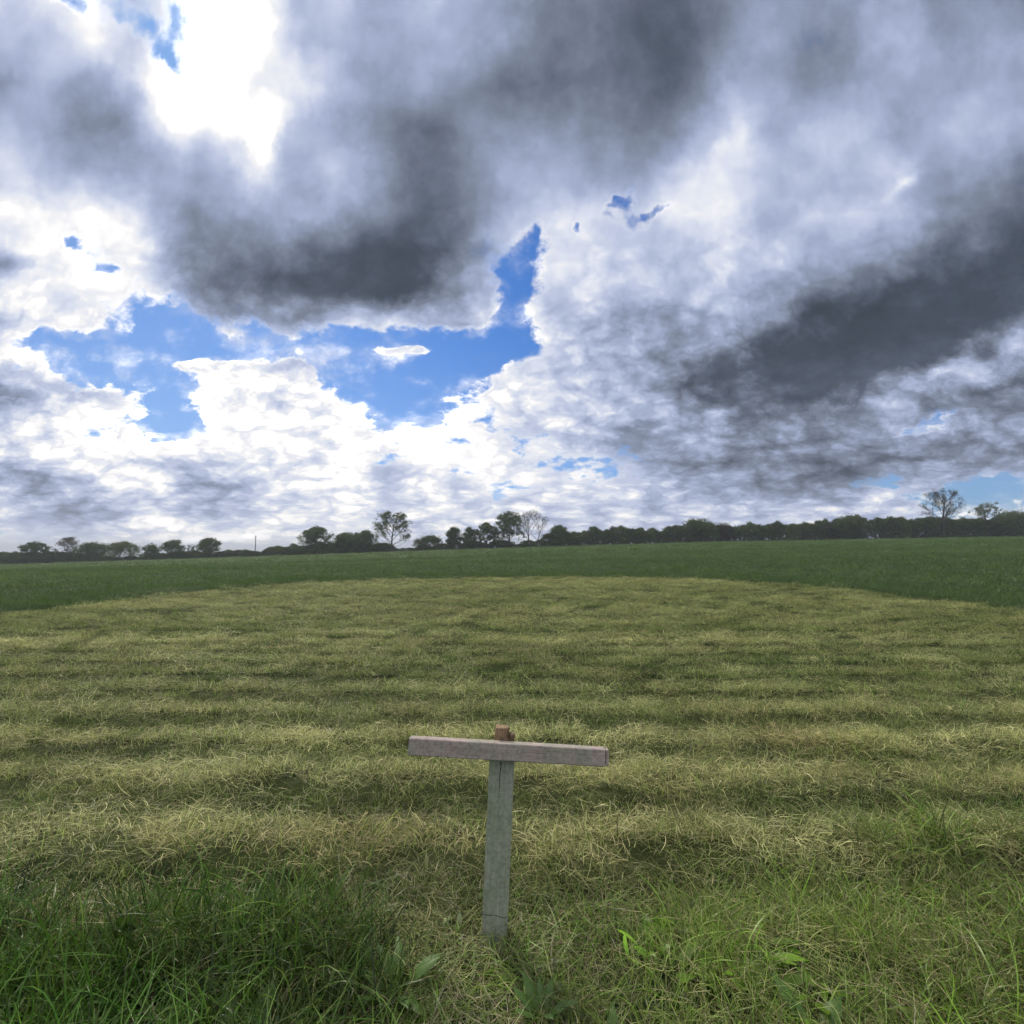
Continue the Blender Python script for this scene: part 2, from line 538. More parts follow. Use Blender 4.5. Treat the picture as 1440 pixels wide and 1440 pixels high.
def blades(n, foot, L, W, th0, th1, z0=(0, 0), swirl=.4, seg=4, dry=(0, .2), rs=None, shape='blade'):
    """n bent blades of grass in a round tuft. returns verts, quads, per-vertex shade and dryness"""
    rs = rs or rng
    r = foot * np.sqrt(rs.random(n)); a = rs.random(n) * 2 * np.pi
    bx, by = r * np.cos(a), r * np.sin(a)
    bz = rs.uniform(z0[0], z0[1], n) if z0[1] > z0[0] else np.full(n, z0[0])
    ln = rs.uniform(L[0], L[1], n) * rs.choice([.6, .8, 1, 1, 1.1], n)
    wd = rs.uniform(W[0], W[1], n)
    az = rs.random(n) * 2 * np.pi; tw = rs.uniform(-swirl, swirl, n)
    t0 = rs.uniform(*th0, n); t1 = rs.uniform(*th1, n)
    roll = rs.uniform(-.7, .7, n)
    pts = [np.stack([bx, by, bz], 1)]; dirs = []
    for k in range(seg):
        f = (k + .5) / seg
        th = t0 + (t1 - t0) * f; ph = az + tw * f * 2
        d = np.stack([np.sin(th) * np.cos(ph), np.sin(th) * np.sin(ph), np.cos(th)], 1)
        dirs.append(d); pts.append(pts[-1] + d * (ln / seg)[:, None])
    dirs.append(dirs[-1])
    V = []; n_row = seg + 1
    prof = {'blade': [.75, 1, .9, .6, .12], 'leaf': [.25, .9, 1., .7, .08], 'stem': [1, .95, .9, .8, .5]}[shape]
    prof = np.interp(np.linspace(0, 1, n_row), np.linspace(0, 1, 5), prof)
    up = np.array([0, 0, 1.])
    for k in range(n_row):
        d = dirs[k]; side = np.stack([-np.sin(az + roll), np.cos(az + roll), roll * .5], 1)
        side -= d * (side * d).sum(1)[:, None]; side /= np.linalg.norm(side, axis=1)[:, None] + 1e-9
        w = (wd * prof[k] * .5)[:, None]
        V.append(pts[k] - side * w); V.append(pts[k] + side * w)
    V = np.stack(V, 1)                       # n, 2*n_row, 3
    base = np.arange(n)[:, None] * (2 * n_row)
    qs = []
    for k in range(seg):
        qs.append(np.concatenate([base + 2 * k, base + 2 * k + 1, base + 2 * k + 3, base + 2 * k + 2], 1))
    Q = np.stack(qs, 1).reshape(-1, 4)
    sh = np.repeat((.35 + 1.35 * rs.random(n) ** 1.25)[:, None], 2 * n_row, 1)
    dr = np.repeat(rs.uniform(dry[0], dry[1], n)[:, None], 2 * n_row, 1)
    return V.reshape(-1, 3), Q, sh.ravel(), dr.ravel()

def join(sets):
    V, Q, S, D = [], [], [], []; off = 0
    for v, q, s, d in sets:
        V.append(v); Q.append(q + off); S.append(s); D.append(d); off += len(v)
    return np.concatenate(V), np.concatenate(Q), np.concatenate(S), np.concatenate(D)

def clump_mesh(name, sets, calm=0.):
    v, q, s, d = join(sets); s = s * (1 - calm) + calm
    v[:, 2] = np.maximum(v[:, 2], -.01)
    me = mesh_from(name, v, q.ravel(), np.arange(len(q)) * 4, np.full(len(q), 4), True)
    fattr(me, "shade", s); fattr(me, "dry", d)
    return me

def grass_material():
    M = Mat("grass_blades")
    col = M.attr("tint", 'INSTANCER').outputs['Color']
    dryc = M.attr("drytint", 'INSTANCER').outputs['Color']
    c = M.mix(M.attr("dry").outputs['Fac'], col, dryc)
    vm = M.n('ShaderNodeVectorMath', operation='SCALE'); M.L.new(c, vm.inputs[0]); M.L.new(M.attr("shade").outputs['Fac'], vm.inputs['Scale'])
    d = M.n('ShaderNodeBsdfDiffuse'); M.L.new(vm.outputs[0], d.inputs[0])
    t = M.n('ShaderNodeBsdfTranslucent'); M.L.new(vm.outputs[0], t.inputs[0])
    mx = M.n('ShaderNodeMixShader'); mx.inputs[0].default_value = .30
    M.L.new(d.outputs[0], mx.inputs[1]); M.L.new(t.outputs[0], mx.inputs[2])
    g = M.n('ShaderNodeBsdfGlossy'); g.inputs['Roughness'].default_value = .38; g.inputs[0].default_value = (1, 1, 1, 1)
    m2 = M.n('ShaderNodeMixShader'); m2.inputs[0].default_value = .022
    M.L.new(mx.outputs[0], m2.inputs[1]); M.L.new(g.outputs[0], m2.inputs[2])
    M.surf(m2.outputs[0])
    return M.m

def scatter(name, protos, pts, rot, scl, idx, tint, drytint, mat, label, cat):
    coll = bpy.data.collections.new(name + "_tufts")
    for i, me in enumerate(protos):
        if not me.materials: me.materials.append(mat)
        o = bpy.data.objects.new("tuft_%02d" % i, me); coll.objects.link(o)
    me = bpy.data.meshes.new(name); me.vertices.add(len(pts)); me.vertices.foreach_set("co", np.asarray(pts, np.float32).ravel())
    fattr(me, "rot", rot, 'FLOAT_VECTOR'); fattr(me, "scl", scl, 'FLOAT_VECTOR'); fattr(me, "idx", idx, 'INT')
    one = np.ones((len(pts), 1))
    fattr(me, "tint", np.hstack([tint, one]), 'FLOAT_COLOR'); fattr(me, "drytint", np.hstack([drytint, one]), 'FLOAT_COLOR')
    o = link(name, me, mat)
    ng = bpy.data.node_groups.new(name + "_scatter", 'GeometryNodeTree')
    ng.interface.new_socket("Geometry", in_out='INPUT', socket_type='NodeSocketGeometry')
    ng.interface.new_socket("Geometry", in_out='OUTPUT', socket_type='NodeSocketGeometry')
    N, L = ng.nodes, ng.links
    gi = N.new('NodeGroupInput'); go = N.new('NodeGroupOutput')
    ip = N.new('GeometryNodeInstanceOnPoints'); ci = N.new('GeometryNodeCollectionInfo')
    ci.inputs['Collection'].default_value = coll; ci.inputs['Separate Children'].default_value = True; ci.inputs['Reset Children'].default_value = True
    ip.inputs['Pick Instance'].default_value = True
    def na(nm, t):
        x = N.new('GeometryNodeInputNamedAttribute'); x.data_type = t; x.inputs['Name'].default_value = nm
        return [s for s in x.outputs if s.enabled and s.name == 'Attribute'][0]
    L.new(gi.outputs[0], ip.inputs['Points']); L.new(ci.outputs[0], ip.inputs['Instance'])
    L.new(na('idx', 'INT'), ip.inputs['Instance Index'])
    e2r = N.new('FunctionNodeEulerToRotation'); L.new(na('rot', 'FLOAT_VECTOR'), e2r.inputs[0]); L.new(e2r.outputs[0], ip.inputs['Rotation'])
    L.new(na('scl', 'FLOAT_VECTOR'), ip.inputs['Scale']); L.new(ip.outputs[0], go.inputs[0])
    md = o.modifiers.new("scatter", 'NODES'); md.node_group = ng
    tag(o, label, cat, kind='stuff')
    return o

def in_view(x, y, margin=.6):
    return (y > 1.25) & (np.abs(x) < y * 1.12 + margin + .8)

def poisson(x0, x1, y0, y1, dens):
    n = int((x1 - x0) * (y1 - y0) * dens)
    return rng.uniform(x0, x1, n), rng.uniform(y0, y1, n)

def lerp(a, b, t): return np.asarray(a)[None, :] * (1 - t)[:, None] + np.asarray(b)[None, :] * t[:, None]

def build_grass():
    gm = grass_material()
    # tufts
    hay = [clump_mesh("lying_hay", [blades(62, .20, (.06, .17), (.0013, .0026), (R(55), R(88)), (R(80), R(118)), (.005, .06), .5, 4, (.45, 1)),
                                    blades(26, .18, (.05, .13), (.002, .004), (R(5), R(50)), (R(30), R(85)), (0, .01), .5, 4, (.0, .6))]) for _ in range(7)]
    stub = [clump_mesh("cut_stubble", [blades(60, .17, (.035, .10), (.002, .0042), (R(0), R(35)), (R(15), R(75)), (0, 0), .5, 4, (0, .45)),
                                       blades(12, .17, (.09, .18), (.0018, .003), (R(50), R(85)), (R(80), R(115)), (.01, .04), .8, 4, (.5, 1))]) for _ in range(6)]
    lush = [clump_mesh("long_grass", [blades(32, .13, (.13, .34), (.003, .0062), (R(0), R(38)), (R(30), R(125)), (0, 0), .5, 6, (0, .15)),
                                      blades(16, .13, (.08, .2), (.002, .004), (R(10), R(60)), (R(60), R(110)), (0, .03), .7, 5, (.2, .9))]) for _ in range(7)]
    fine = [clump_mesh("fine_grass", [blades(44, .14, (.09, .24), (.0018, .0036), (R(0), R(35)), (R(20), R(90)), (0, 0), .6, 5, (0, .4)),
                                      blades(26, .16, (.08, .2), (.0016, .003), (R(45), R(85)), (R(75), R(120)), (.0, .06), .8, 4, (.5, 1))]) for _ in range(7)]
    herb = [clump_mesh("leafy_weed", [blades(14, .08, (.06, .13), (.018, .038), (R(20), R(65)), (R(60), R(120)), (0, .02), .3, 5, (0, .05), shape='leaf'),
                                      blades(10, .10, (.08, .2), (.003, .005), (R(0), R(40)), (R(20), R(90)), (0, 0), .4, 5, (0, .2))]) for _ in range(4)]
    tall = [clump_mesh("uncut_sward", [blades(90, .30, (.18, .31), (.004, .0085), (R(0), R(22)), (R(15), R(75)), (0, 0), .4, 4, (0, .25))], .5) for _ in range(6)]
    protos = hay + stub + lush + fine + herb
    i_h, i_s, i_l, i_f, i_b = 0, 7, 13, 20, 27

    P, RT, SC, ID, TI, DR = [], [], [], [], [], []
    def add(x, y, idx, s, sz, tint, dry, dz=0., tilt=.15, ky=1., rz=None):
        n = len(x)
        if rz is None: rz = rng.uniform(0, 6.283, n)
        P.append(np.stack([x, y, ground_z(x, y) + dz], 1))
        RT.append(np.stack([rng.normal(0, tilt, n), rng.normal(0, tilt, n), rz], 1))
        SC.append(np.stack([s, s * ky, sz], 1)); ID.append(idx); TI.append(tint); DR.append(dry)

    def verge(x, y): return 2.02 + fbm(x, y, .7, 3, 41) * .7 + np.where(x < -.5, .30, 0) + np.where((x > -.35) & (x < .95), .28, 0) + np.where(x > .9, .35, 0) + np.where(x > 1.7, .35, 0)
    # mown strip
    for (y0, y1, dens, s0) in ((1.7, 5.0, 88, 1.0), (5.0, 9.0, 44, 1.25), (9.0, 16.0, 26, 1.8), (16.0, 28.0, 16, 2.5)):
        xm = y1 * 1.15 + 1
        x, y = poisson(-xm, xm, y0, y1, dens)
        k = in_view(x, y) & (mown_edge(x, y) > -.1) & (y > verge(x, y) - .12); x, y = x[k], y[k]
        n = len(x)
        sw = swath(x, y)
        stripe = fbm(x * .07, y, 1.25, 3, 71)
        patch = fbm(x * .7, y, 2.6, 3, 31)
        green = np.clip(.98 - sw * .95 + fbm(x, y, .45, 4, 33) * .5 + patch * .7 - stripe * 1.2, 0, 1)
        is_h = rng.random(n) < np.clip(sw * 1.1 - .05 - patch * .5 + stripe * .7, .08, .95)
        idx = np.where(is_h, i_h + rng.integers(0, 7, n), i_s + rng.integers(0, 6, n))
        s = s0 * rng.uniform(.75, 1.3, n); sz = rng.uniform(.7, 1.15, n) * np.where(is_h, .62 + .45 * sw, .75) * (1 + .12 * (s0 - 1))
        tint = lerp((.25, .345, .065), (.085, .205, .022), np.clip(green + rng.normal(0, .15, n), 0, 1)) * rng.uniform(.75, 1.25, (n, 1))
        brown = np.clip((fbm(x, y, 1.3, 3, 37) + .05) * 2.2, 0, 1)
        dry = lerp((.61, .56, .28), (.40, .30, .16), brown) * rng.uniform(.65, 1.25, (n, 1)) * (np.clip(.50 + .72 * sw + stripe * .9 - patch * .3, .25, 1.7) * (1.0 if y0 < 9 else .86))[:, None]  # straw colour darkened in the troughs, painting in the shade between rows
        sz = np.where((np.abs(x + .08) < .3) & (y < 2.3), sz * .5, sz)
        if s0 < 1.5: add(x, y, idx, s, sz, tint, dry, dz=np.where(is_h, .02 * sw, 0.) + .11 * np.clip(fbm(x, y, 3.2, 3, 73), -.1, .5), ky=.62, rz=rng.normal(0, .55, n) + np.pi * rng.integers(0, 2, n))
        else: add(x, y, idx, s, sz, tint, dry, dz=np.where(is_h, .035 * sw, 0.), ky=.34, rz=rng.normal(0, .25, n) + np.pi * rng.integers(0, 2, n))
        # green regrowth in the troughs
        if y0 < 9:
            x2, y2 = poisson(-xm, xm, y0, y1, dens * .3)
            k = in_view(x2, y2) & (mown_edge(x2, y2) > 0) & (swath(x2, y2) + fbm(x2, y2, .45, 4, 33) * -1.2 < .45); x2, y2 = x2[k], y2[k]; n2 = len(x2)
            add(x2, y2, i_f + rng.integers(0, 7, n2), rng.uniform(.6, .95, n2) * s0, rng.uniform(.5, .8, n2),
                lerp((.16, .23, .045), (.075, .15, .03), rng.random(n2)), lerp((.42, .39, .17), (.28, .25, .12), rng.random(n2)))
    # short stubble everywhere under the lying hay
    x, y = poisson(-7, 7, 1.7, 6.0, 75)
    k = in_view(x, y) & (mown_edge(x, y) > 0) & (y > verge(x, y) - .2) & (swath(x, y) < .55); x, y = x[k], y[k]; n = len(x)
    pk = rng.random(n)
    add(x, y, np.where(pk < .65, i_s + rng.integers(0, 6, n), i_h + rng.integers(0, 7, n)), rng.uniform(.8, 1.2, n), rng.uniform(.45, .8, n),
        lerp((.19, .27, .05), (.075, .175, .022), rng.random(n)) * rng.uniform(.7, 1.3, (n, 1)), lerp((.40, .36, .19), (.24, .20, .11), rng.random(n)), dz=-.012)
    # unmown verge at the photographer's feet
    x, y = poisson(-5, 5, 1.2, 3.3, 160)
    edge = verge(x, y)
    k = in_view(x, y, .4) & (y < edge); x, y = x[k], y[k]; n = len(x)
    left = smooth01((-.35 - x + fbm(x, y, 1.2, 3, 43) * 1.2) / .5)
    pz = fbm(x, y, 1.5, 3, 45) + .5
    r = rng.random(n)
    idx = np.where(r < .12 + .62 * left, i_l + rng.integers(0, 7, n), i_f + rng.integers(0, 7, n))
    idx = np.where((rng.random(n) < .05 + .05 * left), i_b + rng.integers(0, 4, n), idx)
    idx = np.where((rng.random(n) < .13 * (1 - left)), i_h + rng.integers(0, 7, n), idx)
    tint = lerp((.140, .260, .022), (.046, .125, .012), np.clip(left + rng.normal(0, .28, n), 0, 1)) * rng.uniform(.7, 1.3, (n, 1))
    dry = lerp((.50, .45, .21), (.32, .31, .12), np.clip(left + rng.normal(0, .2, n), 0, 1))
    thatch = np.clip(fbm(x, y, 2.4, 3, 77) * 4, 0, 1)[:, None]; dry = dry * (1 - thatch) + np.array([[.33, .25, .17]]) * thatch
    pz = np.clip(pz - .35 * thatch[:, 0], .2, 1.2); tint = tint * np.clip(1 + 1.5 * fbm(x, y, 1.9, 3, 79)[:, None], .4, 1.7)
    s = rng.uniform(.75, 1.2, n); sz = rng.uniform(.7, 1.15, n) * (.8 + .35 * left) * (.75 + .5 * pz)
    # keep the foot of the marker post readable
    d = np.hypot(x + .08, (y - 2.05) * .8); sz = np.where(d < .30, sz * .42, sz)
    add(x, y, idx, s, sz, tint, dry)
    scatter("mown_grass", protos, np.concatenate(P), np.concatenate(RT), np.concatenate(SC), np.concatenate(ID), np.concatenate(TI), np.concatenate(DR), gm,
            "cut grass and straw coloured hay lying in rows across the mown strip", "grass")

    # uncut sward beyond the strip
    P.clear(); RT.clear(); SC.clear(); ID.clear(); TI.clear(); DR.clear()
    def sward(x0, x1, y0, y1, dens, s0, zk, cond):
        x, y = poisson(x0, x1, y0, y1, dens)
        k = in_view(x, y, 2) & cond(x, y); x, y = x[k], y[k]; n = len(x)
        f = np.clip(1.8 * fbm(x * .5, y, .16, 4, 51) + .5 + rng.normal(0, .25, n), 0, 1)
        tint = lerp((.078, .150, .034), (.130, .212, .060), f) * rng.uniform(.8, 1.2, (n, 1))
        add(x, y, rng.integers(0, 6, n), s0 * rng.uniform(.8, 1.25, n), zk * rng.uniform(.7, 1.15, n) * (.75 + .6 * (fbm(x, y, .5, 3, 53) + .5)), tint, lerp((.15, .15, .07), (.11, .12, .05), rng.random(n)), dz=-.16)
    e = lambda x, y: mown_edge(x, y) < .05
    sward(-38, 38, 9, 32, 16, 1.0, 1.0, lambda x, y: (mown_edge(x, y) < .05) & (mown_edge(x, y) > -3.5))
    sward(-80, 80, 9, 70, 2.6, 2.0, 1.0, lambda x, y: (mown_edge(x, y) <= -3.0))
    sward(-220, 220, 70, 192, .42, 4.5, 1.1, lambda x, y: x == x)
    scatter("uncut_grass", tall, np.concatenate(P), np.concatenate(RT), np.concatenate(SC), np.concatenate(ID), np.concatenate(TI), np.concatenate(DR), gm,
            "tall dark green uncut grass covering the field behind the mown strip", "grass")
if DO_GRASS:
    build_grass()

# ------------------------------------------------------------------ trees and hedge along the far edge of the field
def place(px, Y):
    """where a bearing meets distance Y on the terrain"""
    v = (720 - 771) / 720.0
    x = (px - 720) / 720.0 / (math.cos(PITCH) - v * math.sin(PITCH)) * Y
    return x, float(ground_z(np.array([x]), np.array([Y]))[0])
PX2M = 1 / 720.0 * 1.003        # metres per plan pixel and metre of distance

def leaf_material(name, a, b):
    M = Mat(name)
    sh = M.attr("shade").outputs['Fac']
    oi = M.n('ShaderNodeObjectInfo')
    c = M.mix(sh, a, b)
    c = M.mix(M.math('MULTIPLY', oi.outputs['Random'], .35), c, (.050, .058, .026, 1))
    d = M.n('ShaderNodeBsdfDiffuse'); M.L.new(c, d.inputs[0])
    t = M.n('ShaderNodeBsdfTranslucent'); M.L.new(c, t.inputs[0])
    mx = M.n('ShaderNodeMixShader'); mx.inputs[0].default_value = .3
    M.L.new(d.outputs[0], mx.inputs[1]); M.L.new(t.outputs[0], mx.inputs[2])
    M.surf(mx.outputs[0]); return M.m

def bark_material():
    M = Mat("bark")
    n = M.noise(M.n('ShaderNodeTexCoord').outputs['Object'], 3.0, 5, .7, sc=(3, 3, .5))
    d = M.n('ShaderNodeBsdfPrincipled'); M.L.new(M.mix(n, (.030, .026, .021, 1), (.10, .088, .070, 1)), d.inputs['Base Color'])
    d.inputs['Roughness'].default_value = .95
    M.L.new(M.bump(n, .6, .05), d.inputs['Normal'])
    M.surf(d.outputs[0]); return M.m

class Tubes:
    def __init__(self): self.v = []; self.q = []; self.n = 0
    def add(self, pts, rads, sides=5):
        pts = [Vector(p) for p in pts]
        base = self.n
        for i, p in enumerate(pts):
            d = (pts[min(i + 1, len(pts) - 1)] - pts[max(i - 1, 0)]).normalized()
            a = d.orthogonal().normalized(); b = d.cross(a)
            for s in range(sides):
                t = 2 * math.pi * s / sides
                self.v.append(p + (a * math.cos(t) + b * math.sin(t)) * rads[i]); self.n += 1
        for i in range(len(pts) - 1):
            for s in range(sides):
                s2 = (s + 1) % sides
                self.q.append((base + i * sides + s, base + i * sides + s2, base + (i + 1) * sides + s2, base + (i + 1) * sides + s))
    def mesh(self, name):
        q = np.array(self.q)
        return mesh_from(name, np.array([tuple(v) for v in self.v]), q.ravel(), np.arange(len(q)) * 4, np.full(len(q), 4), True)

def bent(p, d, length, rnd, wob=.18, lift=.0, n=5):
    pts = [Vector(p)]; d = Vector(d).normalized()
    for k in range(n):
        d = (d + Vector((rnd.uniform(-1, 1), rnd.uniform(-1, 1), rnd.uniform(-.6, 1) * .7 + lift)) * wob).normalized()
        pts.append(pts[-1] + d * (length / n))
    return pts

def tree_parts(seed, H, W, bare_h=.22, limbs=9, subs=4, twigs=0, leaves=1800, leaf=.42, puff=.13, stems=1, top=.62, gap=.0, flat=1.0, fill=0):
    """skeleton that fills an egg-shaped envelope of height H and width W; leaf sprays gather round the outer shoots"""
    rnd = random.Random(seed); T = Tubes(); tips = []
    ctr = Vector((0, 0, H * (bare_h + (1 - bare_h) * .52))); rx = W * .5; rz = H * (1 - bare_h) * .53
    def reach(p, d):
        # distance from p along d to the envelope
        q = Vector(((p.x) / rx, (p.y) / rx, (p.z - ctr.z) / rz)); e = Vector((d.x / rx, d.y / rx, d.z / rz))
        A = e.dot(e); B = q.dot(e); C = q.dot(q) - 1
        disc = B * B - A * C
        if disc <= 0: return .15 * W
        return max((-B + math.sqrt(disc)) / A, .05 * W)
    r0 = max(.05, H * .022)
    for s in range(stems):
        a = 2 * math.pi * s / max(stems, 1) + rnd.random()
        off = Vector((math.cos(a), math.sin(a), 0)) * (0 if stems == 1 else W * .10)
        d0 = Vector((off.x * .25 / max(W * .1, .1), off.y * .25 / max(W * .1, .1), 1)) if stems > 1 else Vector((rnd.uniform(-.05, .05), rnd.uniform(-.05, .05), 1))
        trunk = bent(off + Vector((0, 0, -.3)), d0, H * top + .3, rnd, .07, .03, 8)
        rs = r0 / math.sqrt(stems)
        T.add(trunk, [rs * (1.25 - .95 * i / 8) for i in range(9)], 7)
        for l in range(limbs):
            f = (bare_h + (1 - bare_h) * .9 * (l + rnd.random()) / limbs)
            f = min(f, .98); k = f * 8; i = min(int(k), 7)
            p = trunk[i].lerp(trunk[i + 1], k - i)
            az = l * 2.4 + rnd.uniform(-.5, .5); up = rnd.uniform(.25, .8) + .8 * f
            d = Vector((math.cos(az), math.sin(az), up)).normalized()
            ln = reach(p, d) * rnd.uniform(.72, 1.0)
            lp = bent(p, d, ln, rnd, .16, .05, 6); rl = rs * rnd.uniform(.32, .5) * (1.1 - .5 * f)
            T.add(lp, [rl * (1 - .8 * j / 6) for j in range(7)], 5)
            tips.append((lp[-1], 1.0))
            for sb in range(subs):
                j = rnd.randint(2, 5); q = lp[j]
                d2 = ((lp[j + 1] - lp[j]).normalized() + Vector((rnd.uniform(-1, 1), rnd.uniform(-1, 1), rnd.uniform(-.3, .9))) * .95).normalized()
                l2 = min(reach(q, d2) * rnd.uniform(.6, .98), W * .42)
                sp = bent(q, d2, l2, rnd, .22, .05, 4)
                T.add(sp, [rl * .45 * (1 - .75 * t / 4) for t in range(5)], 4)
                tips.append((sp[-1], .9)); tips.append((sp[2], .6))
                for tw in range(twigs):
                    jj = rnd.randint(1, 4); d3 = ((sp[jj] - sp[jj - 1]).normalized() + Vector((rnd.uniform(-1, 1), rnd.uniform(-1, 1), rnd.uniform(-.4, 1))) * .9).normalized()
                    tp = bent(sp[jj], d3, min(reach(sp[jj], d3) * .95, W * rnd.uniform(.07, .17)), rnd, .2, .05, 3)
                    T.add(tp, [rl * .16, rl * .14, rl * .1, rl * .06], 3)
    if stems == 1:
        tips.append((trunk[-1], 1.0))
    for k in range(fill):
        # shoots that clothe the crown down to its lowest boughs
        a = rnd.uniform(0, 6.283); zz = rnd.uniform(-1.08, 1.02); rr = math.sqrt(max(.03, 1 - min(zz * zz, 1))) * rnd.uniform(.35, 1.0)
        if zz < 0: rr = math.sqrt(rnd.random()) * 1.0; zz *= rnd.choice([1, 1, 1.05])
        p = Vector((math.cos(a) * rr * rx, math.sin(a) * rr * rx, ctr.z + zz * rz * .95)); tips.append((p, .9))
        if k % 2 == 0:
            q = Vector((p.x * .15, p.y * .15, max(p.z - .35 * math.hypot(p.x, p.y) - .1, .0)))
            mid = q.lerp(p, .5) + Vector((0, 0, -.05 * W))
            T.add([q, mid, p], [r0 * .22, r0 * .16, r0 * .06], 4)
    nr = np.random.default_rng(seed)
    # whole shoots stay bare -> holes where the sky shows
    tips = [t for t in tips if rnd.random() >= gap]
    wts = np.array([t[1] for t in tips]); wts = wts * nr.uniform(.4, 1.6, len(tips)); wts /= wts.sum()
    which = nr.choice(len(tips), leaves, p=wts)
    cen = np.array([tuple(t[0]) for t in tips])[which]
    pr = (W * puff) * nr.uniform(.45, 1.35, len(tips))[which]
    off = nr.normal(0, 1, (leaves, 3)); off /= np.linalg.norm(off, axis=1)[:, None]
    off *= (nr.random(leaves) ** .5)[:, None]
    pos = cen + off * pr[:, None] * np.array([1, 1, .72 * flat])
    pos[:, 2] = np.maximum(pos[:, 2], .12)
    # pointed, slightly folded sprays of leaves
    u = nr.normal(0, 1, (leaves, 3)); u /= np.linalg.norm(u, axis=1)[:, None]
    w = np.cross(u, nr.normal(0, 1, (leaves, 3))); w /= np.linalg.norm(w, axis=1)[:, None]
    nrm = np.cross(u, w)
    sz = leaf * nr.uniform(.5, 1.25, leaves)[:, None]
    a = pos - u * sz * .5; b = pos + w * sz * .30 + nrm * sz * .12; c = pos + u * sz * .5; d = pos - w * sz * .30 + nrm * sz * .12
    V = np.stack([a, b, c, d], 1).reshape(-1, 3)
    me = mesh_from("crown", V, np.arange(leaves * 4), np.arange(leaves) * 4, np.full(leaves, 4))
    spray = nr.uniform(0, 1, len(tips))[which]
    fattr(me, "shade", np.repeat(np.clip(.65 * spray + .5 * nr.random(leaves) - .08, 0, 1), 4))
    return T.mesh("trunk"), me

